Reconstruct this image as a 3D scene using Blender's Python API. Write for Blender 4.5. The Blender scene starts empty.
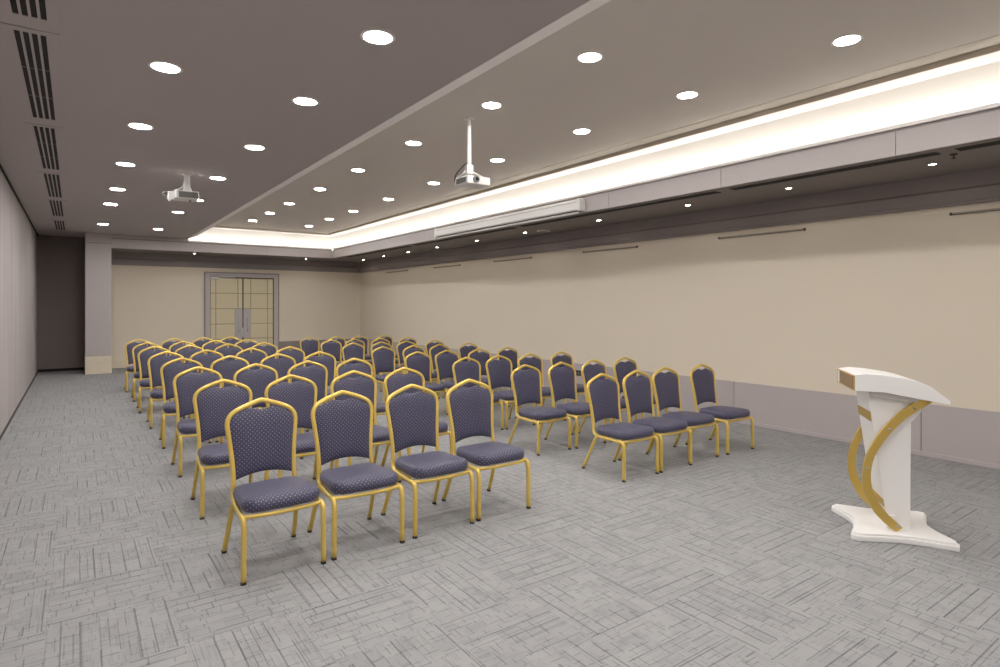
import bpy, bmesh, math, random
from mathutils import Vector, Matrix
random.seed(7)
C = bpy.context.scene.collection
PI = math.pi

# ------------------------------------------------------------------ helpers
def lin(c):
    return tuple(((v/255)/12.92 if v/255 <= .04045 else ((v/255+.055)/1.055)**2.4) for v in c) + (1,)

def mat(name, rgb, rough=.6, metal=0, noise=None, bump=None, emit=None, spec=.5):
    """noise=(scale, amount): soft procedural value variation; bump=(scale,strength)"""
    m = bpy.data.materials.new(name); m.use_nodes = True
    nt = m.node_tree; b = nt.nodes['Principled BSDF']
    b.inputs['Base Color'].default_value = lin(rgb)
    b.inputs['Roughness'].default_value = rough
    b.inputs['Metallic'].default_value = metal
    b.inputs['Specular IOR Level'].default_value = spec
    tc = nt.nodes.new('ShaderNodeTexCoord')
    if noise:
        n = nt.nodes.new('ShaderNodeTexNoise'); n.inputs['Scale'].default_value = noise[0]; n.inputs['Detail'].default_value = 4
        nt.links.new(tc.outputs['Object'], n.inputs['Vector'])
        mp = nt.nodes.new('ShaderNodeMapRange'); mp.inputs['To Min'].default_value = 1-noise[1]; mp.inputs['To Max'].default_value = 1+noise[1]
        nt.links.new(n.outputs['Fac'], mp.inputs['Value'])
        mx = nt.nodes.new('ShaderNodeVectorMath'); mx.operation = 'SCALE'
        mx.inputs[0].default_value = lin(rgb)[:3]
        nt.links.new(mp.outputs['Result'], mx.inputs['Scale']); nt.links.new(mx.outputs['Vector'], b.inputs['Base Color'])
    if bump:
        n = nt.nodes.new('ShaderNodeTexNoise'); n.inputs['Scale'].default_value = bump[0]; n.inputs['Detail'].default_value = 3
        nt.links.new(tc.outputs['Object'], n.inputs['Vector'])
        bp = nt.nodes.new('ShaderNodeBump'); bp.inputs['Strength'].default_value = bump[1]; bp.inputs['Distance'].default_value = .002
        nt.links.new(n.outputs['Fac'], bp.inputs['Height']); nt.links.new(bp.outputs['Normal'], b.inputs['Normal'])
    if emit:
        b.inputs['Emission Color'].default_value = lin(emit[0]); b.inputs['Emission Strength'].default_value = emit[1]
    return m

class NG:
    """tiny node-math builder"""
    def __init__(s, m): s.nt = m.node_tree; s.L = s.nt.links
    def m(s, op, a, b=None, c=None):
        n = s.nt.nodes.new('ShaderNodeMath'); n.operation = op
        for i, v in enumerate((a, b, c)):
            if v is None: continue
            if isinstance(v, (int, float)): n.inputs[i].default_value = v
            else: s.L.new(v, n.inputs[i])
        return n.outputs[0]
    def sep(s, v):
        n = s.nt.nodes.new('ShaderNodeSeparateXYZ'); s.L.new(v, n.inputs[0]); return n.outputs
    def comb(s, x, y, z=0):
        n = s.nt.nodes.new('ShaderNodeCombineXYZ')
        for i, v in enumerate((x, y, z)):
            if isinstance(v, (int, float)): n.inputs[i].default_value = v
            else: s.L.new(v, n.inputs[i])
        return n.outputs[0]
    def rnd(s, v):
        n = s.nt.nodes.new('ShaderNodeTexWhiteNoise'); n.noise_dimensions = '3D'; s.L.new(v, n.inputs['Vector']); return n.outputs['Value']
    def noise(s, v, sc, det=3):
        n = s.nt.nodes.new('ShaderNodeTexNoise'); n.inputs['Scale'].default_value = sc; n.inputs['Detail'].default_value = det
        s.L.new(v, n.inputs['Vector']); return n.outputs['Fac']
    def mix(s, f, a, b):
        n = s.nt.nodes.new('ShaderNodeMix'); n.data_type = 'RGBA'
        if isinstance(f, (int, float)): n.inputs[0].default_value = f
        else: s.L.new(f, n.inputs[0])
        for i, v in ((6, a), (7, b)):
            if isinstance(v, tuple): n.inputs[i].default_value = v
            else: s.L.new(v, n.inputs[i])
        return n.outputs[2]

def link(name, bm, m, parent=None, smooth=False, bevel=None, loc=None):
    me = bpy.data.meshes.new(name)
    bmesh.ops.recalc_face_normals(bm, faces=bm.faces)
    bm.to_mesh(me); bm.free()
    me.materials.append(m)
    if smooth:
        for p in me.polygons: p.use_smooth = True
    o = bpy.data.objects.new(name, me); C.objects.link(o)
    if parent: o.parent = parent
    if loc: o.location = loc
    if bevel:
        b = o.modifiers.new('b', 'BEVEL'); b.width = bevel; b.segments = 2; b.limit_method = 'ANGLE'
    return o

def box(bm, x0, x1, y0, y1, z0, z1):
    vs = [bm.verts.new((x, y, z)) for x in (x0, x1) for y in (y0, y1) for z in (z0, z1)]
    for f in ((0,1,3,2),(4,6,7,5),(0,4,5,1),(2,3,7,6),(0,2,6,4),(1,5,7,3)):
        bm.faces.new([vs[i] for i in f])

def B(*a):
    bm = bmesh.new(); box(bm, *a); return bm

def prism(bm, pts, axis_map, a, b):
    """extrude 2D polygon pts; axis_map(p,q,t)->xyz between t=a and t=b"""
    v0 = [bm.verts.new(axis_map(p, q, a)) for p, q in pts]
    v1 = [bm.verts.new(axis_map(p, q, b)) for p, q in pts]
    n = len(pts)
    bm.faces.new(v0); bm.faces.new(list(reversed(v1)))
    for i in range(n):
        bm.faces.new((v0[i], v0[(i+1) % n], v1[(i+1) % n], v1[i]))

def catmull(P, n=6):
    P = [Vector(p) for p in P]
    if len(P) < 3: return P
    out = []
    for i in range(len(P)-1):
        p0 = P[i-1] if i else P[0]*2-P[1]
        p1, p2 = P[i], P[i+1]
        p3 = P[i+2] if i+2 < len(P) else P[-1]*2-P[-2]
        for k in range(n):
            t = k/n
            out.append(.5*((2*p1)+(p2-p0)*t+(2*p0-5*p1+4*p2-p3)*t*t+(3*p1-p0-3*p2+p3)*t**3))
    out.append(P[-1]); return out

def tube(bm, path, ra, rb=None, seg=8, up=(0, 0, 1), power=1.0):
    """sweep an oval (ra across, rb along 'up-ish') with parallel transport"""
    rb = rb or ra
    P = [Vector(p) for p in path]
    T = []
    for i in range(len(P)):
        t = (P[min(i+1, len(P)-1)]-P[max(i-1, 0)]); T.append(t.normalized())
    u = Vector(up); u = (u-T[0]*u.dot(T[0]))
    if u.length < 1e-4: u = Vector((0, 1, 0))-T[0]*T[0].y
    u.normalize()
    rings = []
    for i, p in enumerate(P):
        u = (u-T[i]*u.dot(T[i])).normalized(); w = T[i].cross(u)
        r = []
        for k in range(seg):
            a = 2*PI*k/seg
            ca, sa = math.cos(a), math.sin(a)
            if power != 1.0:
                ca = math.copysign(abs(ca)**power, ca); sa = math.copysign(abs(sa)**power, sa)
            r.append(bm.verts.new(p+w*(ra*ca)+u*(rb*sa)))
        rings.append(r)
    for a, b in zip(rings, rings[1:]):
        for k in range(seg):
            bm.faces.new((a[k], a[(k+1) % seg], b[(k+1) % seg], b[k]))
    bm.faces.new(list(reversed(rings[0]))); bm.faces.new(rings[-1])

def cyl(bm, c, r, z0, z1, seg=20, r2=None):
    r2 = r if r2 is None else r2
    a = [bm.verts.new((c[0]+r*math.cos(2*PI*k/seg), c[1]+r*math.sin(2*PI*k/seg), z0)) for k in range(seg)]
    b = [bm.verts.new((c[0]+r2*math.cos(2*PI*k/seg), c[1]+r2*math.sin(2*PI*k/seg), z1)) for k in range(seg)]
    for k in range(seg): bm.faces.new((a[k], a[(k+1) % seg], b[(k+1) % seg], b[k]))
    bm.faces.new(list(reversed(a))); bm.faces.new(b)

def ring(bm, r0, r1, z0, z1, seg=28):
    V = [[bm.verts.new((r*math.cos(2*PI*k/seg), r*math.sin(2*PI*k/seg), z)) for k in range(seg)] for r, z in ((r0, z0), (r1, z0), (r1, z1), (r0, z1))]
    for j in range(4):
        a, b = V[j], V[(j+1) % 4]
        for k in range(seg): bm.faces.new((a[k], a[(k+1) % seg], b[(k+1) % seg], b[k]))

def empty(name, loc, rz=0):
    o = bpy.data.objects.new(name, None); C.objects.link(o); o.empty_display_size = .1
    o.location = loc; o.rotation_euler = (0, 0, rz); return o
def tag(o, label, cat, group=None):
    o['label'] = label; o['category'] = cat
    if group: o['group'] = group
    return o
def structure(o): o['kind'] = 'structure'; return o
def copy_tree(o, parent=None):
    c = o.copy(); C.objects.link(c)
    if parent: c.parent = parent
    for ch in list(o.children):
        copy_tree(ch, c)
    return c

ORD = ['first', 'second', 'third', 'fourth', 'fifth', 'sixth', 'seventh', 'eighth', 'ninth', 'tenth', 'eleventh']

# ------------------------------------------------------------------ camera
F_PX, VH, TH, H = 593.2, 304.9, .621, 1.5
cam = bpy.data.cameras.new('camera'); co = bpy.data.objects.new('camera', cam); C.objects.link(co)
co.location = (0, 0, H); co.rotation_euler = (PI/2, 0, -TH)
cam.sensor_width = 36; cam.lens = 36*F_PX/1000
cam.shift_y = -(333.5-VH)/1000
cam.clip_start = .05
bpy.context.scene.camera = co

# ------------------------------------------------------------------ room dimensions (metres)
XL, XR, YB, YF = -.69, 6.87, 16.75, -3.2
ZS, ZI, ZB = 3.06, 3.39, 2.757         # left soffit, inner ceiling, low side soffit
XS = 2.14                              # edge of the left soffit
XBM, YBM = 5.605, 15.57                # faces of the dropped beam
ZBT = 2.98                             # top of the beam face

# ------------------------------------------------------------------ materials
M = {}
M['cream'] = mat('cream wallcovering', (217, 205, 186), .85, noise=(1.2, .03), bump=(260, .25))
M['lilac'] = mat('lilac grey laminate', (172, 164, 163), .55, noise=(3, .03))
M['lilac_dark'] = mat('grey band paint', (132, 123, 122), .7, noise=(2, .04))
M['soffit'] = mat('taupe soffit paint', (173, 164, 162), .8, noise=(.8, .03))
M['inner'] = mat('warm grey ceiling paint', (206, 198, 190), .8, noise=(.8, .03))
M['white_trim'] = mat('white ceiling moulding', (240, 236, 232), .6, noise=(5, .02))
M['tan_trim'] = mat('tan ceiling moulding', (196, 184, 164), .7, noise=(5, .02))
M['cove'] = mat('cove white', (226, 221, 212), .7, noise=(5, .02))
M['black'] = mat('black void', (10, 9, 9), .9, noise=(30, .1))
M['recess_shade'] = mat('painted recess shade', (118, 108, 104), .9, noise=(2, .06))  # wall tone darkened to paint in the shade of the recess
M['marble'] = mat('cream stone plinth', (214, 202, 178), .5, noise=(6, .06))
M['white'] = mat('white lacquer', (238, 237, 236), .32, noise=(4, .015))
M['white_plastic'] = mat('white plastic', (215, 213, 210), .4, noise=(9, .02))
M['grey_plastic'] = mat('grey plastic', (96, 96, 94), .5, noise=(60, .15))
M['steel'] = mat('brushed steel', (178, 178, 180), .35, 1, noise=(30, .06))
M['gold'] = mat('satin gold frame', (226, 192, 92), .38, .4, noise=(18, .05))
M['gold_dark'] = mat('brass sheet', (204, 171, 84), .36, .55, noise=(8, .06))
M['rubber'] = mat('black rubber', (22, 20, 20), .7, noise=(40, .1))
M['led'] = mat('lamp lens', (255, 252, 246), .5, emit=((255, 250, 246), 120), noise=(5, .01))
M['led_small'] = mat('small lamp lens', (255, 250, 240), .5, emit=((255, 238, 215), 60), noise=(5, .01))
M['cove_led'] = mat('cove light strip', (255, 250, 240), .5, emit=((255, 253, 250), 13), noise=(5, .01))
M['pad'] = mat('cream padded leather', (204, 192, 158), .6, noise=(4, .03))
M['door_gap'] = mat('door shadow gap', (52, 44, 46), .8, noise=(9, .05))
M['slot'] = mat('dark slot', (62, 56, 54), .8, noise=(9, .05))

def fabric_left_wall():
    m = bpy.data.materials.new('lilac grey fabric wall panels'); m.use_nodes = True
    g = NG(m); b = m.node_tree.nodes['Principled BSDF']; b.inputs['Roughness'].default_value = .85
    tc = m.node_tree.nodes.new('ShaderNodeTexCoord'); x, y, z = g.sep(tc.outputs['Object'])
    f = g.m('FRACT', g.m('DIVIDE', g.m('ADD', y, 30), 1.02))
    seam = g.m('LESS_THAN', f, .012)
    pan = g.rnd(g.comb(g.m('FLOOR', g.m('DIVIDE', g.m('ADD', y, 30), 1.02)), 0, 0))
    wav = g.noise(g.comb(0, g.m('MULTIPLY', y, 2.6), g.m('MULTIPLY', z, .25)), 1.4, 3)
    fine = g.noise(g.comb(0, g.m('MULTIPLY', y, 40), g.m('MULTIPLY', z, 3)), 3, 3)
    v = g.m('ADD', g.m('MULTIPLY', pan, .22), g.m('ADD', g.m('MULTIPLY', wav, .55), g.m('MULTIPLY', fine, .14)))
    col = g.mix(v, lin((126, 117, 117)), lin((190, 182, 180)))
    col = g.mix(g.m('MULTIPLY', seam, .55), col, lin((96, 88, 88)))
    g.L.new(col, b.inputs['Base Color']); return m
M['fabric_wall'] = fabric_left_wall()

def carpet():
    m = bpy.data.materials.new('grey basketweave carpet tile'); m.use_nodes = True
    g = NG(m); b = m.node_tree.nodes['Principled BSDF']; b.inputs['Roughness'].default_value = .95
    b.inputs['Specular IOR Level'].default_value = .15
    tc = m.node_tree.nodes.new('ShaderNodeTexCoord'); x, y, z = g.sep(tc.outputs['Object'])
    T = .5
    tx = g.m('DIVIDE', g.m('ADD', x, 10.11), T); ty = g.m('DIVIDE', g.m('ADD', y, 10.06), T)
    ix = g.m('FLOOR', tx); iy = g.m('FLOOR', ty)
    par = g.m('MODULO', g.m('ADD', ix, iy), 2)               # 0/1 quarter turn
    ninv = g.m('SUBTRACT', 1, par)
    u = g.m('ADD', g.m('MULTIPLY', x, par), g.m('MULTIPLY', y, ninv))   # along the stripes
    v = g.m('ADD', g.m('MULTIPLY', y, par), g.m('MULTIPLY', x, ninv))   # across
    u = g.m('ADD', u, 20); v = g.m('ADD', v, 20)
    tile = g.rnd(g.comb(ix, iy, 3))
    v = g.m('ADD', v, g.m('MULTIPLY', .022, g.rnd(g.comb(g.m('FLOOR', g.m('DIVIDE', v, .13)), tile, 8))))
    def rows(h, wseg, thick, thr, seed):
        vv = g.m('DIVIDE', v, h); rv = g.m('FLOOR', vv); fv = g.m('FRACT', vv)
        r1 = g.rnd(g.comb(rv, seed, tile))
        uu = g.m('ADD', g.m('DIVIDE', u, wseg), g.m('MULTIPLY', r1, 7)); ru = g.m('FLOOR', uu)
        r2 = g.rnd(g.comb(rv, ru, seed+5))
        th_ = g.m('MULTIPLY', thick, g.m('ADD', .5, r2))
        return g.m('MULTIPLY', g.m('LESS_THAN', fv, th_), g.m('GREATER_THAN', r2, thr))
    def ticks(h, wseg, thick, thr, seed):
        vv = g.m('DIVIDE', v, h); rv = g.m('FLOOR', vv)
        r1 = g.rnd(g.comb(rv, seed, 9))
        uu = g.m('ADD', g.m('DIVIDE', u, wseg), g.m('MULTIPLY', r1, 5)); ru = g.m('FLOOR', uu); fu = g.m('FRACT', uu)
        r2 = g.rnd(g.comb(rv, ru, seed+2))
        return g.m('MULTIPLY', g.m('LESS_THAN', fu, thick), g.m('GREATER_THAN', r2, thr))
    a = rows(.071, .36, .08, .22, 1)
    c = rows(.033, .14, .10, .62, 2)
    d = g.m('MAXIMUM', ticks(.036, .085, .05, .35, 4), ticks(.071, .14, .04, .5, 11))
    e = rows(.011, .06, .45, .74, 6)
    tot = g.m('ADD', g.m('MULTIPLY', a, .62), g.m('ADD', g.m('MULTIPLY', c, .42), g.m('ADD', g.m('MULTIPLY', d, .50), g.m('MULTIPLY', e, .16))))
    tot = g.m('MINIMUM', tot, .95)
    big = g.noise(g.comb(x, y, 0), .9, 3)
    mid = g.noise(g.comb(x, y, 0), 7, 3)
    grain = g.noise(g.comb(x, y, 0), 160, 2)
    blk_ = g.rnd(g.comb(g.m('FLOOR', g.m('DIVIDE', v, .071)), g.m('FLOOR', g.m('DIVIDE', u, .11)), tile))
    fine = g.m('ADD', g.m('MULTIPLY', grain, .5), g.m('ADD', g.m('MULTIPLY', mid, .20), g.m('ADD', g.m('MULTIPLY', tile, .08), g.m('MULTIPLY', blk_, .2))))
    base = g.mix(fine, lin((116, 116, 117)), lin((164, 163, 162)))
    col = g.mix(tot, base, lin((74, 74, 79)))
    col = g.mix(g.m('MULTIPLY', big, .2), col, lin((124, 127, 132)))
    g.L.new(col, b.inputs['Base Color'])
    bp = m.node_tree.nodes.new('ShaderNodeBump'); bp.inputs['Strength'].default_value = .35; bp.inputs['Distance'].default_value = .003
    g.L.new(g.m('SUBTRACT', grain, tot), bp.inputs['Height']); g.L.new(bp.outputs['Normal'], b.inputs['Normal'])
    return m
M['carpet'] = carpet()

def chair_fabric():
    m = bpy.data.materials.new('navy dotted upholstery'); m.use_nodes = True
    g = NG(m); b = m.node_tree.nodes['Principled BSDF']; b.inputs['Roughness'].default_value = .6
    b.inputs['Sheen Weight'].default_value = .08
    uv = m.node_tree.nodes.new('ShaderNodeUVMap'); x, y, z = g.sep(uv.outputs['UV'])
    s = .026
    a = g.m('DIVIDE', g.m('ADD', x, y), s); c = g.m('DIVIDE', g.m('SUBTRACT', x, y), s)
    fa = g.m('SUBTRACT', g.m('FRACT', g.m('ADD', a, 100)), .5); fc = g.m('SUBTRACT', g.m('FRACT', g.m('ADD', c, 100)), .5)
    r = g.m('SQRT', g.m('ADD', g.m('MULTIPLY', fa, fa), g.m('MULTIPLY', fc, fc)))
    dot = g.m('LESS_THAN', r, .125)
    n = g.noise(g.comb(x, y, 0), 90, 2)
    base = g.mix(n, lin((32, 32, 56)), lin((56, 55, 88)))
    col = g.mix(g.m('MULTIPLY', dot, .62), base, lin((190, 182, 190)))
    g.L.new(col, b.inputs['Base Color']); return m
M['fabric'] = chair_fabric()

def slats_material():
    m = bpy.data.materials.new('projector vent grille'); m.use_nodes = True
    g = NG(m); b = m.node_tree.nodes['Principled BSDF']; b.inputs['Roughness'].default_value = .5
    tc = m.node_tree.nodes.new('ShaderNodeTexCoord'); x, y, z = g.sep(tc.outputs['Object'])
    f = g.m('FRACT', g.m('DIVIDE', g.m('ADD', z, 10), .012))
    col = g.mix(g.m('LESS_THAN', f, .45), lin((120, 120, 116)), lin((40, 40, 40)))
    g.L.new(col, b.inputs['Base Color']); return m
M['grille'] = slats_material()

# ------------------------------------------------------------------ room shell
def S(name, bm, m, parent=None, **k):
    o = link(name, bm, m, parent, **k)
    if not parent: structure(o)
    return o

S('floor', B(XL-.15, XR+.15, YF-.15, YB+.15, -.12, 0), M['carpet'])
S('wall_left', B(XL-.15, XL, YF, YB+.15, 0, 3.5), M['fabric_wall'])
wb = S('wall_back', B(.4, XR, YB, YB+.15, 0, 3.5), M['cream'])
# dado on the back wall right of the door, cream skirting left of it
link('dado_panel', B(4.53, XR-.02, YB-.02, YB, 0, .50), M['lilac_dark'], wb)
link('skirting', B(.66, 2.67, YB-.018, YB, 0, .22), M['marble'], wb)
S('wall_recess', B(XL, .4, YB, YB+.15, 0, 3.5), M['recess_shade'])
S('baseboard_recess', B(XL, .17, YB-.02, YB, 0, .06), M['black'])
wr = S('wall_right', B(XR, XR+.15, YF, YB+.15, 0, 3.5), M['cream'])
S('wall_front', B(XL, XR, YF-.15, YF, 0, 3.5), M['cream'])
# right wall dado: one lilac panel per seam
k = 0
y = .30-2.065
while y < YB:
    y1 = min(y+2.065, YB-.03)
    link('dado_panel', B(XR-.022, XR, max(y, YF)+.004, y1-.004, .045, .52), M['lilac'], wr)
    y += 2.065
link('dado_panel', B(XR-.022, XR, YF, .296-2.065, .045, .52), M['lilac'], wr)
link('dado_backing', B(XR-.010, XR, YF, YB, .045, .515), M['slot'], wr)
S('baseboard_right', B(XR-.034, XR, YF, YB-.03, 0, .045), mat('pale skirting', (176, 166, 167), .5, noise=(4, .03)), bevel=.004)
S('baseboard_left', B(XL, XL+.012, YF, YB, 0, .03), M['door_gap'])

# upper band of the walls
bm = bmesh.new()
prof = [(XR, 2.45), (XR-.045, 2.45), (XR-.045, 2.475), (XR-.06, 2.48), (XR-.06, 2.59), (XR-.03, 2.61), (XR-.03, ZB), (XR, ZB)]
prism(bm, prof, lambda p, q, t: (p, t, q), YF, YB)
S('trim_1', bm, M['lilac_dark'])
bm = bmesh.new()
prof = [(YB, 2.45), (YB-.045, 2.45), (YB-.045, 2.475), (YB-.06, 2.48), (YB-.06, 2.59), (YB-.03, 2.61), (YB-.03, ZB), (YB, ZB)]
prism(bm, prof, lambda p, q, t: (t, p, q), .64, XR-.06)
S('trim_2', bm, M['lilac_dark'])
S('trim_3', B(XL, XL+.015, YF, YB, ZS-.028, ZS), M['black'])      # shadow gap on top of the left wall

# ceilings
S('ceiling', B(XL, XS, YF, YB, ZS, ZS+.12), M['soffit'])
bm = bmesh.new()
prism(bm, [(XS, ZS-.004), (XS+.155, ZS+.045), (XS+.155, ZS+.10), (XS, ZS+.10)], lambda p, q, t: (p, t, q), YF, YBM-.02)
S('trim_4', bm, M['white_trim'])                                   # white lip at the soffit edge
S('trim_5', B(XS+.12, XS+.15, YF, YB, ZS+.09, ZI+.02), M['white_trim'])
S('ceiling', B(XS+.09, XBM+.3, YF, YBM+.3, ZI, ZI+.1), M['inner'])
# low soffit behind the beam (right side and back)
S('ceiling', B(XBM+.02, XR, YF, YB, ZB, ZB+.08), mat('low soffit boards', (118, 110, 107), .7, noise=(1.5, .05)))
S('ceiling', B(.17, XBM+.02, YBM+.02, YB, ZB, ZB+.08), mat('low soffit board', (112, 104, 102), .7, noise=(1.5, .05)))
# dropped beam faces in panels, with a rebate line along the top
def beam_panels(along, c, a0, a1, seams, nm):
    pts = [a0]+[s for s in seams if a0 < s < a1]+[a1]
    root = None
    for s0, s1 in zip(pts, pts[1:]):
        if along == 'Y': bm = B(c, c+.03, s0+.003, s1-.003, ZB-.002, ZBT-.025)
        else: bm = B(s0+.003, s1-.003, c, c+.03, ZB-.002, ZBT-.025)
        if root is None: root = S(nm, bm, M['lilac'])
        else: link('beam_panel', bm, M['lilac'], root)
    if along == 'Y':
        link('beam_backing', B(c+.012, c+.05, a0, a1, ZB, ZBT), M['lilac_dark'], root)
        link('beam_lip', B(c-.012, c+.02, a0, a1, ZBT, ZBT+.03), M['white_trim'], root)
        link('trough', B(c+.02, c+.22, a0, a1, ZBT-.03, ZBT-.01), M['white_trim'], root)
    else:
        link('beam_backing', B(a0, a1, c+.012, c+.05, ZB, ZBT), M['lilac_dark'], root)
        link('beam_lip', B(XS, a1, c-.012, c+.02, ZBT, ZBT+.03), M['white_trim'], root)
        link('trough', B(XS, a1, c+.02, c+.22, ZBT-.03, ZBT-.01), M['white_trim'], root)
        link('beam_top', B(a0, XS, c, c+.03, ZBT, ZS), M['lilac'], root)
    return root
beam_panels('Y', XBM, YF, YBM, [-2.8, -1.16, .48, 2.12, 3.78, 5.42, 7.06, 8.7, 10.34, 11.98, 13.62], 'trim_6')
beam_panels('X', YBM, .64, XBM, [2.29, 3.93], 'trim_7')
# curved cove walls, lit from a strip lying in the trough
cv = [(.17, -.02), (.16, .06), (.14, .14), (.118, .22), (.09, .30), (.064, .385)]
bm = bmesh.new()
for (p0, q0), (p1, q1) in zip(cv, cv[1:]):
    vs = [bm.verts.new(v) for v in ((XBM+p0, YF, ZBT+q0), (XBM+p0, YBM+p0, ZBT+q0), (XBM+p1, YBM+p1, ZBT+q1), (XBM+p1, YF, ZBT+q1))]
    bm.faces.new(vs)
    vs = [bm.verts.new(v) for v in ((XS, YBM+p0, ZBT+q0), (XBM+p0, YBM+p0, ZBT+q0), (XBM+p1, YBM+p1, ZBT+q1), (XS, YBM+p1, ZBT+q1))]
    bm.faces.new(vs)
bmesh.ops.remove_doubles(bm, verts=bm.verts, dist=.0005)
S('trim_8', bm, M['cove'], smooth=True)
# moulding between cove and inner ceiling: white underside, tan face
bm = bmesh.new(); box(bm, XBM-.156, XBM+.08, YF, YBM+.08, ZI-.045, ZI-.001); box(bm, XS+.1, XBM-.15, YBM-.156, YBM+.08, ZI-.045, ZI-.001)
S('trim_9', bm, M['white_trim'])
bm = bmesh.new(); box(bm, XBM-.162, XBM-.154, YF, YBM-.154, ZI-.047, ZI-.001); box(bm, XS+.1, XBM-.162, YBM-.162, YBM-.154, ZI-.047, ZI-.001)
S('trim_10', bm, M['tan_trim'])
S('trim_11', B(XBM-.36, XBM-.162, YF, YBM-.36, ZI-.003, ZI), mat('painted ceiling shade', (186, 177, 164), .8, noise=(1, .04)))  # ceiling shade beside the cove, put in as a darker strip
S('trim_12', B(XS+.1, XBM-.162, YBM-.36, YBM-.162, ZI-.003, ZI), mat('painted ceiling end shade', (184, 175, 162), .8, noise=(1, .04)))  # same painted shade across the far end of the ceiling
bm = bmesh.new(); box(bm, XBM+.03, XBM+.052, YF+.05, YBM+.05, ZBT-.008, ZBT+.004)
t = link('cove_light_strip', bm, M['cove_led']); tag(t, 'long warm white light strip hidden in the ceiling cove above the right beam', 'light strip', 'cove light strips')
bm = bmesh.new(); box(bm, XS+.05, XBM+.03, YBM+.03, YBM+.052, ZBT-.008, ZBT+.004)
t = link('cove_light_strip', bm, M['cove_led']); tag(t, 'short warm white light strip in the ceiling cove above the far door', 'light strip', 'cove light strips')

# column at the far left, with stone plinth
col = S('column', B(.17, .64, YBM, YB, 0, ZS), M['lilac'])
link('plinth', B(.165, .648, YBM-.012, YB, 0, .38), M['marble'], col, bevel=.004)
link('joint', B(.163, .65, YBM-.014, YB, .228, .233), M['tan_trim'], col)
link('beam_line', B(.168, .642, YBM-.003, YB, 2.845, 2.852), M['slot'], col)

# ------------------------------------------------------------------ double door
DY = YB
d = structure(empty('door_1', (3.6, DY, 0)))
bm = bmesh.new()
fx0, fx1, fz = -.92, .92, 2.345
box(bm, fx0, fx0+.13, -.045, 0, 0, fz); box(bm, fx1-.13, fx1, -.045, 0, 0, fz); box(bm, fx0+.13, fx1-.13, -.045, 0, fz-.12, fz)
link('door_frame', bm, M['lilac'], d, bevel=.006)
bm = bmesh.new(); box(bm, fx0-.006, fx0+.02, -.052, 0, 0, fz+.006); box(bm, fx1-.02, fx1+.006, -.052, 0, 0, fz+.006); box(bm, fx0+.02, fx1-.02, -.052, 0, fz-.02, fz+.006)
link('architrave', bm, M['lilac_dark'], d)
link('rebate', B(fx0+.13, fx1-.13, -.006, 0, 0, fz-.12), M['door_gap'], d)
for sgn in (-1, 1):
    a, b_ = (fx0+.135, -.012) if sgn < 0 else (.012, fx1-.150)
    leaf = link('door_leaf', B(a, b_, -.022, -.006, .008, fz-.14), mat('leather seam', (156, 142, 110), .7, noise=(9, .04)), d)
    # upholstered pads divided by seams
    if sgn < 0: xs = [a, a+.125, b_-.115, b_]
    else: xs = [a, a+.18, b_-.145, b_]
    zs = [.01, .20, .61, 1.0, 1.40, 1.80, fz-.145]
    bm = bmesh.new()
    for x0, x1 in zip(xs, xs[1:]):
        for z0, z1 in zip(zs, zs[1:]):
            box(bm, x0+.010, x1-.010, -.034, -.02, z0+.010, z1-.010)
    link('padded_panel', bm, M['pad'], leaf, bevel=.005)
    px0, px1 = (b_-.19, b_-.004) if sgn < 0 else (a+.004, a+.19)
    link('handle_plate', B(px0, px1, -.044, -.03, .62, 1.39), M['lilac'], leaf, bevel=.003)
    bm = bmesh.new(); hx = (px0+px1)/2
    tube(bm, catmull([(hx, -.04, .80), (hx, -.085, .83), (hx, -.085, .98), (hx, -.085, 1.12), (hx, -.04, 1.15)]), .013)
    link('door_handle', bm, M['steel'], leaf, smooth=True)
bm = bmesh.new(); box(bm, -.79, -.60, -.075, -.04, fz-.17, fz-.13)
tube(bm, [(-.62, -.06, fz-.135), (-.2, -.07, fz-.125)], .012)
link('door_closer', bm, M['steel'], d)
link('lock', B(-.03, .01, -.05, -.04, .66, .90), M['steel'], d)

# ------------------------------------------------------------------ chairs
# profile of the back frame centreline: (half width, z); y follows the recline
def back_y(z): return .392+.085*max(0, (z-.33))/.57
HALF = [(.180, .42), (.178, .48), (.181, .56), (.189, .65), (.199, .74), (.202, .775), (.196, .810), (.172, .842), (.125, .868), (.06, .892), (.022, .904)]
def half_at(z):
    if z <= HALF[0][1]: return HALF[0][0]
    for (w0, z0), (w1, z1) in zip(HALF, HALF[1:]):
        if z <= z1: return w0+(w1-w0)*(z-z0)/(z1-z0)
    return 0
def top_at(x):
    x = abs(x)
    up = [(w, z) for w, z in HALF if z >= .775]
    up = up[::-1]
    if x < up[0][0]: return up[0][1]+.003
    for (w0, z0), (w1, z1) in zip(up, up[1:]):
        if x <= w1: return z0+(z1-z0)*(x-w0)/(w1-w0)
    return .775

def uv_box(me):
    uvl = me.uv_layers.new(name='UVMap')
    for p in me.polygons:
        n = p.normal
        for li in p.loop_indices:
            v = me.vertices[me.loops[li].vertex_index].co
            if abs(n.z) > .75: uv = (v.x, v.y)
            elif abs(n.x) > .8: uv = (v.y, v.z)
            else: uv = (v.x, v.z)
            uvl.data[li].uv = uv

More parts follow.
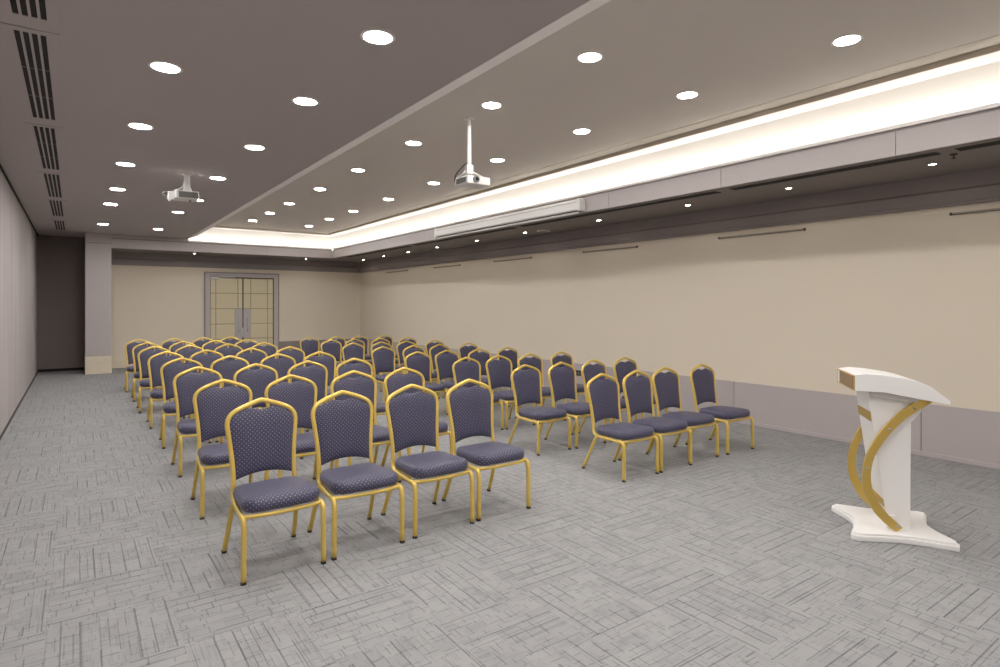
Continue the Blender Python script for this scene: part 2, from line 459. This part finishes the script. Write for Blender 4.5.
def make_chair(bar):
    r = empty('banquet_chair', (0, 0, 0))
    # continuous back loop: side rail -> post -> peak -> post -> side rail
    side = [(.216, .045, .348), (.207, .16, .348), (.196, .28, .347), (.189, .345, .348), (.184, .388, .362), (.181, .404, .394)]
    left = [(-x, y, z) for x, y, z in side]
    up = [(-w, back_y(z), z) for w, z in HALF]
    down = [(w, back_y(z), z) for w, z in reversed(HALF)]
    path = catmull(left+up+[(0, back_y(.909), .909)]+down+side[::-1], 3)
    bm = bmesh.new(); tube(bm, path, .0145, .0125, 8, up=(0, 0, 1), power=.75)
    link('back_frame', bm, M['gold'], r, smooth=True)
    # seat frame: front and rear bars, under-seat cross bar
    bm = bmesh.new()
    tube(bm, catmull([(-.214, .03, .350), (-.12, .008, .350), (0, .002, .350), (.12, .008, .350), (.214, .03, .350)]), .011, .012, 8)
    link('seat_frame', bm, M['gold'], r, smooth=True)
    bm = bmesh.new(); tube(bm, [(-.19, .35, .335), (.19, .35, .335)], .009, .009, 6)
    link('stretcher', bm, M['gold'], r, smooth=True)
    for s in (-1, 1):
        bm = bmesh.new()
        tube(bm, catmull([(s*.219, 0, .012), (s*.218, .0, .16), (s*.217, .0, .28), (s*.217, .006, .325), (s*.216, .022, .343), (s*.215, .05, .3485), (s*.213, .08, .348)], 4), .0155, .0145, 8, power=.75)
        lg = link('leg', bm, M['gold'], r, smooth=True)
        bm = bmesh.new(); cyl(bm, (s*.219, 0), .0165, 0, .018, 10, .016)
        link('foot_cap', bm, M['rubber'], lg)
        bm = bmesh.new()
        tube(bm, catmull([(s*.188, .352, .338), (s*.192, .375, .305), (s*.199, .435, .17), (s*.208, .508, .012)], 4), .014, .0135, 8, power=.75)
        lg = link('leg', bm, M['gold'], r, smooth=True)
        bm = bmesh.new(); cyl(bm, (s*.2083, .508), .0155, 0, .018, 10, .015)
        link('foot_cap', bm, M['rubber'], lg)
    # seat cushion: superelliptic pillow, domed on top
    NX, NY = 20, 18
    bm = bmesh.new(); grid = {}
    def seat_xy(u, v):
        # u,v in -1..1 ; rounded square mapping
        y = .197+.205*v
        hw = .225-.026*(v*.5+.5)
        x = u*hw
        # round the corners
        k = max(0, abs(u)+abs(v)-1.5)/.5
        x -= math.copysign(k*k*.030, u) if u else 0
        y -= math.copysign(k*k*.030, v) if v else 0
        y -= .016*(1-u*u)*(v < 0)*(-v)
        return x, y
    for side_ in (1, -1):
        for i in range(NX+1):
            for j in range(NY+1):
                u = math.sin((i/NX-.5)*PI); v = math.sin((j/NY-.5)*PI)
                x, y = seat_xy(u, v)
                e = (1-abs(u)**9)**.55*(1-abs(v)**9)**.55 if abs(u) < 1 and abs(v) < 1 else 0
                z = .402+(.040*e+.013*(1-u*u)*(1-v*v)) if side_ > 0 else .402-.047*e
                z += .006*(-v)*(e > 0)*e
                if side_ < 0 and e == 0: grid[(side_, i, j)] = grid[(1, i, j)]
                else: grid[(side_, i, j)] = bm.verts.new((x, y, z))
        for i in range(NX):
            for j in range(NY):
                q = [grid[(side_, a, b)] for a, b in ((i, j), (i+1, j), (i+1, j+1), (i, j+1))]
                if len(set(q)) == 4:
                    try: bm.faces.new(q)
                    except ValueError: pass
    o = link('seat', bm, M['fabric'], r, smooth=True); uv_box(o.data)
    # backrest pad
    bm = bmesh.new(); grid = {}; NX, NZ = 18, 16
    def zlo(x): return .452+.030*(1-min(1, (abs(x)/.165))**2)
    def zhi(x):
        t = top_at(x)-.022
        dip = .034*max(0, 1-(abs(x)/.050)**2)
        return t-dip+.008*(abs(x) > .15)
    for side_ in (1, -1):
        for i in range(NX+1):
            for j in range(NZ+1):
                u = math.sin((i/NX-.5)*PI); v = math.sin((j/NZ-.5)*PI)
                t = v*.5+.5
                zc = .452+t*(.80-.452)
                x = u*(half_at(min(zc, .775))-.008)
                lo, hi = zlo(x), zhi(x)
                z = lo+t*(hi-lo)
                x = u*(min(half_at(z), .21)-.008) if z < .80 else x
                e = (1-abs(u)**4)**.5*(1-abs(v)**4)**.5 if abs(u) < 1 and abs(v) < 1 else 0
                y = back_y(z)-side_*(.026 if side_ > 0 else .014)*e
                if side_ < 0 and e == 0: grid[(side_, i, j)] = grid[(1, i, j)]
                else: grid[(side_, i, j)] = bm.verts.new((x, y, z))
        for i in range(NX):
            for j in range(NZ):
                q = [grid[(side_, a, b)] for a, b in ((i, j), (i+1, j), (i+1, j+1), (i, j+1))]
                if len(set(q)) == 4:
                    try: bm.faces.new(q)
                    except ValueError: pass
    o = link('backrest', bm, M['fabric'], r, smooth=True); uv_box(o.data)
    if bar:
        bm = bmesh.new(); tube(bm, [(0, back_y(.86)+.002, .856), (0, back_y(.90), .904)], .0075, .006, 8)
        link('back_tab', bm, M['gold'], r, smooth=True)
    return r

def px_to_XatY(u, Y):
    k = (u-500.1)/F_PX
    return Y*(math.sin(TH)+k*math.cos(TH))/(math.cos(TH)-k*math.sin(TH))

LU = [(260, 342, 412, 470.4), (222.8, 290.6, 352.8, 404.4), (198.4, 256.4, 308, 354), (181.6, 230, 277.4, 319.6),
      (166.6, 206.8, 251, 289.4), (154.6, 190, 228.2, 264.2), (147.4, 183.4, 215.2, 246.8), (139, 173.8, 203.8, 230.6)]
RU = [(600.8, 635.8, 667, 702), (525.3, 560.6, 593.6, 624.8), (466, 497.8, 529, 560.6), (417, 446.8, 478.6, 507.4),
      (383.4, 413.4, 439.6, 468.4), (352.8, 381, 406.2, 434.2), (331, 355, 380.4, 407.4), (309.8, 336.6, 359.4, 384)]
LY = [3.415, 4.59, 5.83, 7.06, 8.32, 9.60, 10.80, 12.02]
RY = [3.485, 4.59, 5.79, 7.02, 8.30, 9.55, 10.80, 12.0]
OPEN = {(2, 1), (2, 2), (2, 3), (1, 2), (3, 1), (7, 0), (7, 1), (7, 2), (7, 3), (6, 3)}
ROT = {('left', 0, 0): 1.2, ('left', 0, 1): -1.0, ('left', 0, 2): 0, ('left', 0, 3): -.5, ('left', 1, 3): 3, ('right', 0, 2): -1, ('right', 0, 3): -1.5, ('left', 2, 1): 2}
protos = [make_chair(False), make_chair(True)]; used = [False, False]
for blk, US, YS in (('left', LU, LY), ('right', RU, RY)):
    for i, (row, Yr) in enumerate(zip(US, YS)):
        XS_ = [px_to_XatY(u, Yr+.478) for u in row]
        for _ in range(30):
            for a in range(3):
                gap = .468-(XS_[a+1]-XS_[a])
                if gap > 0: XS_[a] -= gap/2; XS_[a+1] += gap/2
        for j, u in enumerate(row):
            bar = int(blk == 'left' and i > 0 and (i, j) not in OPEN)
            o = copy_tree(protos[bar]) if used[bar] else protos[bar]; used[bar] = True
            yy = Yr+((j*.4-.6)*.04 if blk == 'left' and i == 0 else random.uniform(-.012, .012))
            if blk == 'right' and i == 0: yy = [3.475, 3.48, 3.52, 3.50][j]
            hgt = (.935 if blk == 'right' else 1)-.006*i
            X = XS_[j]
            if blk == 'left' and i == 0: X += (.008, -.006, 0, 0)[j]
            rz = math.radians(ROT.get((blk, i, j), random.uniform(-1.5, 1.5)))
            # rotate about the seat middle
            o.location = (X+.25*math.sin(rz), yy+.25*(1-math.cos(rz)), 0)
            o.rotation_euler = (0, 0, rz)
            o.scale = (1 if blk == 'left' else .965, 1, hgt)
            rn = 'front row' if i == 0 else ('rearmost row' if i == 7 else ORD[i]+' row from front')
            pos = ['leftmost', 'second from left', 'third from left', 'rightmost'][j]
            tag(o, 'navy dotted gold-framed banquet chair, %s block, %s, %s' % (blk, rn, pos), 'chair',
                'banquet chairs in the %s seating block' % blk)

# ------------------------------------------------------------------ lectern
LA = math.radians(37)
lec = tag(empty('lectern', (4.437, 1.711, 0), LA), 'white lectern with sloped top and two curved gold side strips', 'lectern')
# local x = width (into the view), local y = towards the audience, z up
def lx(p, q, t): return (t, p, q)
bm = bmesh.new()
def base_outline(s):
    w, h = .312*s, .302*s
    ctr = [(-w, -h), (-w, h), (w, h), (w, -h)]
    pts = []
    n = 14
    for k in range(4):
        a = Vector(ctr[k]); b_ = Vector(ctr[(k+1) % 4]); nrm = Vector((-(b_-a).y, (b_-a).x)).normalized()
        mid = (a+b_)/2
        if nrm.dot(mid) > 0: nrm = -nrm
        depth = .075*s if k in (1, 3) else .045*s
        for i in range(n):
            t = i/n
            if t < .04 or t > .965: t = .04 if t < .5 else .965
            p = a.lerp(b_, t)+nrm*depth*math.sin(PI*t)**1.6
            pts.append((p.x, p.y))
    out = []
    for p in pts:
        if not out or (Vector(p)-Vector(out[-1])).length > 1e-4: out.append(p)
    return out
prism(bm, base_outline(1.0), lambda p, q, t: (p, q, t), 0, .036)
prism(bm, base_outline(.955), lambda p, q, t: (p, q, t), .036, .050)
link('base', bm, M['white'], lec, bevel=.007)
# body: tapered column with a flared head
bodyp = [(.058, .046), (.076, .19), (.100, .40), (.147, .74), (.167, .91), (.17, .942), (-.18, .915), (-.137, .825), (-.075, .745), (-.072, .40), (-.072, .046)]
bm = bmesh.new(); prism(bm, bodyp, lx, -.15, .15)
link('body', bm, M['white'], lec, bevel=.004)
# recessed head block directly below the desk
bm = bmesh.new(); prism(bm, [(.168, .945), (.160, .905), (-.14, .87), (-.17, .91)], lx, -.185, .185)
link('neck', bm, mat('shaded white lacquer', (205, 201, 197), .4, noise=(4, .02)), lec, bevel=.003)  # lacquer colour darkened to paint the shade beneath the desk
# desk: same side profile over the full width
deskp = [(.262, 1.046), (.262, .942), (.096, .941), (-.10, .905), (-.262, .880), (-.262, .900), (-.245, .915), (-.16, .985), (-.084, 1.020), (-.024, 1.034), (.115, 1.052), (.20, 1.056)]
bm = bmesh.new(); prism(bm, deskp, lx, -.225, .225)
link('desk', bm, M['white'], lec, bevel=.003)
# name board inlay on the audience edge
fr = link('edge_frame', B(-.225, .225, .262, .266, .945, 1.043), M['gold_dark'], lec)
plaque = mat('wood and bronze plaque', (140, 112, 80), .55, .1, noise=(45, .4))
link('plaque', B(-.20, .165, .266, .269, .953, 1.036), plaque, fr)
link('white_inset', B(.150, .182, .267, .2705, .953, 1.036), M['white'], fr)
def front_y(z):
    P_ = [(.046, .058), (.19, .076), (.40, .100), (.74, .147), (.91, .167), (.942, .17)]
    for (z0, y0), (z1, y1) in zip(P_, P_[1:]):
        if z <= z1: return y0+(y1-y0)*(z-z0)/(z1-z0)
    return P_[-1][1]
for z0, z1 in ((.738, .802), (.19, .238)):
    bm = bmesh.new()
    prism(bm, [(front_y(z0)-.001, z0), (front_y(z0)+.004, z0), (front_y(z1)+.004, z1), (front_y(z1)-.001, z1)], lx, -.151, .151)
    link('gold_band', bm, M['gold_dark'], lec)
# curved strips on both sides
outr = [(-.12, .905), (-.003, .817), (.067, .737), (.130, .647), (.172, .562), (.197, .49), (.209, .41), (.208, .331), (.189, .254), (.140, .155), (.072, .085), (.022, .046)]
inr = [(-.19, .895), (-.065, .802), (-.003, .741), (.062, .660), (.115, .573), (.146, .50), (.160, .425), (.158, .335), (.130, .250), (.075, .165), (.015, .105), (-.018, .075)]
oc = catmull([(p, q, 0) for p, q in outr], 4); ic = catmull([(p, q, 0) for p, q in inr], 4)
for s in (-1, 1):
    bm = bmesh.new()
    xa, xb = s*.168, s*.192
    V = [[bm.verts.new((x, p.x, p.y)) for p in c] for c, x in ((oc, xa), (ic, xa), (ic, xb), (oc, xb))]
    for a in range(4):
        A_, B_ = V[a], V[(a+1) % 4]
        for k in range(len(oc)-1): bm.faces.new((A_[k], A_[k+1], B_[k+1], B_[k]))
    bm.faces.new([V[a][0] for a in range(4)]); bm.faces.new([V[a][-1] for a in range(4)])
    st = link('curved_strip', bm, M['gold_dark'], lec, bevel=.002)
    for (p, q) in ((-.082, .843), (.060, .700), (.183, .44), (.012, .085)):
        bm = bmesh.new()
        bmesh.ops.create_uvsphere(bm, u_segments=12, v_segments=8, radius=.009, matrix=Matrix.Translation((s*.193, p, q)) @ Matrix.Diagonal((.6, 1, 1, 1)))
        link('stud', bm, M['steel'], st, smooth=True)
    # little stand-off blocks fixing the strip to the body
    for (p, q) in ((-.10, .845), (.035, .735), (.04, .12)):
        link('strip_spacer', B(min(s*.149, s*.169), max(s*.149, s*.169), p-.02, p+.02, q-.02, q+.02), M['white'], lec)

# ------------------------------------------------------------------ downlights
def make_downlight():
    r = empty('ceiling_downlight', (0, 0, 0))
    bm = bmesh.new(); ring(bm, .082, .100, -.006, .002); link('rim', bm, M['white_trim'], r, smooth=False)
    bm = bmesh.new(); cyl(bm, (0, 0), .083, -.0035, .001, 28); link('lens', bm, M['led'], r)
    return r
dl = make_downlight(); first = True
def place(proto, first, loc, label, cat, group):
    o = proto if first else copy_tree(proto)
    o.location = loc; tag(o, label, cat, group); return o
def nth(n, total):
    return 'nearest the camera' if n == 0 else ('farthest back' if n == total-1 else ORD[n]+' from the camera end')
L_A = [(.48, -1.5), (.48, .1), (.48, 1.6), (.48, 3.02), (.48, 4.44), (.46, 6.03), (.45, 7.75), (.45, 9.49), (.44, 10.96), (.42, 13.1)]
L_A = [(.48, -1.3), (.48, .2), (.48, 1.65), (.50, 2.99), (.48, 4.44), (.46, 6.03), (.45, 7.75), (.46, 9.49), (.44, 10.96), (.43, 13.76)]
L_B = [(1.43, -1.3), (1.43, .2), (1.43, 1.8), (1.43, 3.22), (1.43, 4.56), (1.44, 6.18), (1.42, 7.95), (1.47, 9.80), (1.40, 11.25), (1.38, 14.01)]
R_A = [(3.12, -1.3), (3.12, .5), (3.12, 1.85), (3.12, 3.21), (3.13, 4.51), (3.14, 6.09), (3.15, 7.75), (3.17, 9.37), (3.17, 11.04), (3.18, 12.41), (3.16, 13.73)]
R_B = [(4.38, -1.3), (4.38, .6), (4.38, 1.96), (4.38, 3.29), (4.38, 4.63), (4.38, 6.18), (4.42, 7.91), (4.44, 9.56), (4.45, 11.19), (4.44, 12.53), (4.45, 13.92)]
for nm, lst, z in (('left soffit, row nearer the air grilles', L_A, ZS), ('left soffit, row nearer the white edge', L_B, ZS),
                   ('raised ceiling, row nearer the left soffit', R_A, ZI), ('raised ceiling, row nearer the lit cove', R_B, ZI)):
    vis = [q for q in lst if (q[1] > (2.9 if z == ZS else 2.5))or (q[0] > 4 and q[1] > 1.5)]
    for q in lst:
        lab = ('round lamp in %s, %s' % (nm, nth(vis.index(q), len(vis)))) if q in vis else 'round lamp in %s, behind the camera' % nm
        place(dl, first, (q[0]*(1.0216 if z == ZI else 1), q[1]*(1.0216 if z == ZI else 1), z), lab, 'ceiling light', 'round recessed lamps in the %s' % nm.split(',')[0]); first = False
# small spots in the low soffit
sp = empty('small_spotlight', (0, 0, 0))
bm = bmesh.new(); ring(bm, .026, .042, -.005, .002, 18); link('rim', bm, M['tan_trim'], sp)
bm = bmesh.new(); cyl(bm, (0, 0), .027, -.004, .001, 18); link('lens', bm, M['led_small'], sp)
spots = [(6.22, 2.06), (6.24, 3.38), (6.27, 4.70), (6.31, 6.30), (6.33, 8.10), (6.37, 9.68), (6.40, 11.3), (6.42, 12.73), (6.44, 14.14), (6.5, 15.6)]
first = True
for k, q in enumerate(spots):
    place(sp, first, (q[0], q[1], ZB), 'tiny spotlight in the low soffit over the right wall, %s' % nth(k, len(spots)), 'spotlight', 'tiny spotlights in the low soffit'); first = False
place(sp, first, (2.36, 16.1, ZB), 'tiny spotlight in the soffit before the far door, left one', 'spotlight', 'tiny spotlights in the low soffit')
place(sp, first, (5.1, 16.2, ZB), 'tiny spotlight in the soffit right of the far door', 'spotlight', 'tiny spotlights in the low soffit')

# ------------------------------------------------------------------ left ceiling air grilles (four slots each)
segs = [(2.10, 4.08), (4.32, 6.25), (6.54, 8.52), (8.84, 10.70), (11.04, 12.95), (13.66, 15.3)]
for k, (y0, y1) in enumerate(segs):
    g_ = empty('air_grille', ((-.200, -.212, -.225, -.235, -.245, -.25)[k], (y0+y1)/2, ZS))
    tag(g_, 'four-slot ceiling air grille by the left wall, %s' % nth(k, len(segs)), 'air vent', 'slotted air grilles along the left wall')
    hy = (y1-y0)/2
    bm = bmesh.new()
    hx = .135
    box(bm, -hx, hx, -hy-.06, -hy, -.006, 0); box(bm, -hx, hx, hy, hy+.06, -.006, 0)
    xs = [-hx, -.074, -.047, -.034, -.007, .006, .033, .046, .073, hx]
    for a in range(0, len(xs)-1, 2):
        box(bm, xs[a], xs[a+1], -hy, hy, -.006, 0)
    link('frame', bm, M['soffit'], g_)
    for a in range(1, len(xs)-1, 2):
        link('slot', B(xs[a], xs[a+1], -hy, hy, -.0025, -.0005), M['black'], g_)
    for t_ in (1/3, 2/3):
        link('divider', B(-.074, .073, -hy+2*hy*t_-.004, -hy+2*hy*t_+.004, -.004, -.001), M['grey_plastic'], g_)

# linear diffusers in the low soffit beside the beam
for k, (y0, y1) in enumerate([(-.2, 1.75), (1.88, 3.77), (3.95, 7.5), (7.7, 11.2), (11.4, 14.9)]):
    g_ = empty('ceiling_vent', (5.80, (y0+y1)/2, ZB)); hy = (y1-y0)/2
    tag(g_, 'narrow dark slot diffuser under the right beam, %s' % nth(k, 5), 'air vent', 'slot diffusers under the right beam')
    link('rim', B(-.06, .06, -hy, hy, -.006, .004), M['slot'], g_)
    link('slot', B(-.045, .045, -hy+.01, hy-.01, -.009, -.005), M['black'], g_)

# ------------------------------------------------------------------ ceiling speaker disc, sprinkler
g_ = tag(empty('ceiling_speaker', (6.45, 7.75, ZB)), 'small round pale disc in the low soffit above the right wall', 'speaker')
bm = bmesh.new(); ring(bm, .085, .11, -.012, 0); link('rim', bm, M['white_plastic'], g_)
bm = bmesh.new(); cyl(bm, (0, 0), .086, -.01, 0, 24); link('grille', bm, M['grille'], g_)
g_ = tag(empty('ceiling_sprinkler', (5.95, 1.82, ZB)), 'small dark sprinkler head under the low soffit at right', 'sprinkler')
bm = bmesh.new(); cyl(bm, (0, 0), .028, -.008, .004, 16); link('escutcheon', bm, M['slot'], g_)
bm = bmesh.new(); cyl(bm, (0, 0), .007, -.035, -.006, 10); cyl(bm, (0, 0), .017, -.039, -.035, 14); link('nozzle', bm, M['slot'], g_)

# ------------------------------------------------------------------ hanging rails high on the right wall
rails = [(.97, 2.13), (3.52, 4.66), (6.04, 7.21), (8.59, 9.79), (11.09, 12.25), (13.64, 14.83)]
for k, (y0, y1) in enumerate(rails):
    g_ = tag(empty('hanging_rail', (XR, (y0+y1)/2, 2.375)), 'thin metal rail high on the cream right wall, %s' % nth(k, 6), 'rail', 'thin rails high on the right wall')
    hy = (y1-y0)/2
    bm = bmesh.new(); box(bm, -.020, -.010, -hy, hy, -.006, .010); link('bar', bm, mat('rail tan', (150, 138, 122), .5, noise=(5, .03)) if k == 0 else bpy.data.materials['rail tan'], g_)
    for t_ in (-hy+.01, hy-.01): link('end_bracket', B(-.026, 0, t_-.009, t_+.009, -.013, .013), M['slot'], g_)
    bm = bmesh.new(); box(bm, -.022, -.008, -hy, hy, -.012, -.0065); link('shadow_groove', bm, M['slot'], g_)

# socket on the dado
g_ = tag(empty('wall_socket', (XR-.022, 7.33, .36)), 'black twin socket on the lilac dado behind the right seats', 'socket')
link('plate', B(-.012, 0, -.075, .075, -.045, .045), M['rubber'], g_, bevel=.003)
for s in (-.036, .036): link('socket_face', B(-.016, -.011, s-.022, s+.022, -.022, .022), M['grey_plastic'], g_)

# ------------------------------------------------------------------ rolled projector screen on the beam
g_ = tag(empty('ceiling_projection_screen', (XBM, 7.83, 2.80)), 'long white rolled-up projection screen casing on the right ceiling beam', 'projector screen')
hy = 1.93
bm = bmesh.new(); prism(bm, [(.006, -.02), (-.085, -.02), (-.10, -.005), (-.10, .115), (-.085, .13), (.006, .13)], lambda p, q, t: (p, t, q), -hy, hy)
link('casing', bm, M['white_plastic'], g_, bevel=.003)
for s in (-1, 1):
    bm = bmesh.new(); box(bm, -.108, 0, min(s*hy, s*(hy+.05)), max(s*hy, s*(hy+.05)), -.03, .137)
    link('end_cap', bm, M['white_plastic'], g_, bevel=.006)
bm = bmesh.new(); tube(bm, [(-.05, -hy+.03, -.045), (-.05, hy-.03, -.045)], .015)
link('weight_bar', bm, M['white_plastic'], g_, smooth=True)
link('screen_slot', B(-.075, -.025, -hy+.02, hy-.02, -.03, -.019), M['slot'], g_)
link('casing_seam', B(-.1025, -.099, -hy, hy, .088, .092), M['slot'], g_)

# ------------------------------------------------------------------ ceiling projectors
def projector_near():
    g = tag(empty('ceiling_projector', (3.25, 5.08, ZI)), 'white projector on a long white pole below the raised ceiling', 'projector')
    bm = bmesh.new(); cyl(bm, (0, 0), .05, -.012, 0, 20); link('ceiling_plate', bm, M['white_plastic'], g)
    bm = bmesh.new(); cyl(bm, (0, 0), .021, -.52, -.01, 16); link('pole', bm, M['white_plastic'], g, smooth=False)
    bm = bmesh.new(); box(bm, -.035, .035, -.02, .02, -.56, -.47); 
    tube(bm, [(-.02, .02, -.52), (-.035, .19, -.585)], .006); tube(bm, [(.02, .02, -.52), (.15, .17, -.585)], .006); tube(bm, [(.02, 0, -.53), (.19, -.02, -.59)], .006)
    link('mount_bracket', bm, M['white_plastic'], g)
    x0, x1, y0, y1, z0, z1 = -.055, .225, -.055, .19, -.665, -.583
    body = link('projector_body', B(x0, x1, y0, y1, z0, z1), M['white_plastic'], g, bevel=.008)
    link('vent', B(x0-.002, x0+.002, y0+.03, y1-.03, z0+.015, z1-.015), M['grille'], body)
    bm = bmesh.new(); cyl(bm, (0, 0), .034, 0, .022, 24); bmesh.ops.rotate(bm, matrix=Matrix.Rotation(PI/2, 3, 'X'), verts=bm.verts)
    link('lens_ring', bm, M['grey_plastic'], body, loc=(x0+.10, y0+.001, (z0+z1)/2+.006))
    bm = bmesh.new(); bmesh.ops.create_uvsphere(bm, u_segments=16, v_segments=10, radius=.024); 
    link('lens_glass', bm, mat('lens glass', (18, 18, 26), .1, noise=(5, .02)), body, smooth=True, loc=(x0+.10, y0-.008, (z0+z1)/2+.006))
    bm = bmesh.new(); box(bm, x0+.17, x0+.2, y0+.05, y0+.09, z1-.001, z1+.008); link('buttons', bm, M['grey_plastic'], body)
    bm = bmesh.new(); tube(bm, catmull([(-.02, .02, -.45), (-.06, .06, -.5), (-.085, .12, -.56), (-.07, .17, -.62)]), .006); link('cable', bm, M['rubber'], g, smooth=True)
projector_near()
def projector_far():
    g = tag(empty('ceiling_projector', (1.08, 7.92, ZS)), 'small grey-fronted projector on a short arm under the left soffit', 'projector')
    bm = bmesh.new(); cyl(bm, (0, 0), .06, -.01, 0, 20); link('ceiling_plate', bm, M['white_plastic'], g)
    bm = bmesh.new(); prism(bm, [(-.028, -.01), (.028, -.01), (.032, -.15), (.055, -.215), (-.05, -.215), (-.03, -.15)], lambda p, q, t: (p, t, q), -.025, .025)
    link('mount_arm', bm, M['white_plastic'], g, bevel=.004)
    bm = bmesh.new(); tube(bm, catmull([(-.03, -.03, -.08), (-.05, -.04, -.16), (-.10, -.05, -.20), (-.14, -.02, -.215)]), .006)
    link('cable', bm, M['white_plastic'], g, smooth=True)
    x0, x1, y0, y1, z0, z1 = -.13, .115, -.10, .14, -.31, -.215
    body = link('projector_body', B(x0, x1, y0, y1, z0, z1), M['white_plastic'], g, bevel=.008)
    link('vent', B(x0+.03, x1-.012, y0-.002, y0+.002, z0+.012, z1-.012), M['grille'], body)
    bm = bmesh.new(); prism(bm, [(-.13, -.225), (-.20, -.235), (-.205, -.31), (-.185, -.345), (-.13, -.30)], lambda p, q, t: (p, t, q), -.06, .04)
    link('mirror_hood', bm, M['white_plastic'], g, bevel=.004)
    bm = bmesh.new(); tube(bm, catmull([(-.19, 0, -.24), (-.225, .01, -.235), (-.25, .02, -.255), (-.23, .02, -.28), (-.2, .02, -.29)]), .009)
    link('connector_cables', bm, M['grey_plastic'], g, smooth=True)
    bm = bmesh.new(); cyl(bm, (.03, -.03), .012, -.335, -.31, 12); link('levelling_foot', bm, M['grey_plastic'], g)
projector_far()

# ------------------------------------------------------------------ world and colour
w = bpy.data.worlds.new('world'); bpy.context.scene.world = w; w.use_nodes = True
w.node_tree.nodes['Background'].inputs[0].default_value = (.9, .88, .85, 1)
w.node_tree.nodes['Background'].inputs[1].default_value = .05
sc = bpy.context.scene
sc.view_settings.view_transform = 'Standard'
sc.view_settings.look = 'None'
sc.view_settings.exposure = .75
sc.view_settings.gamma = 1.15
sc.cycles.max_bounces = 10
sc.cycles.diffuse_bounces = 7
sc.cycles.sample_clamp_indirect = 6
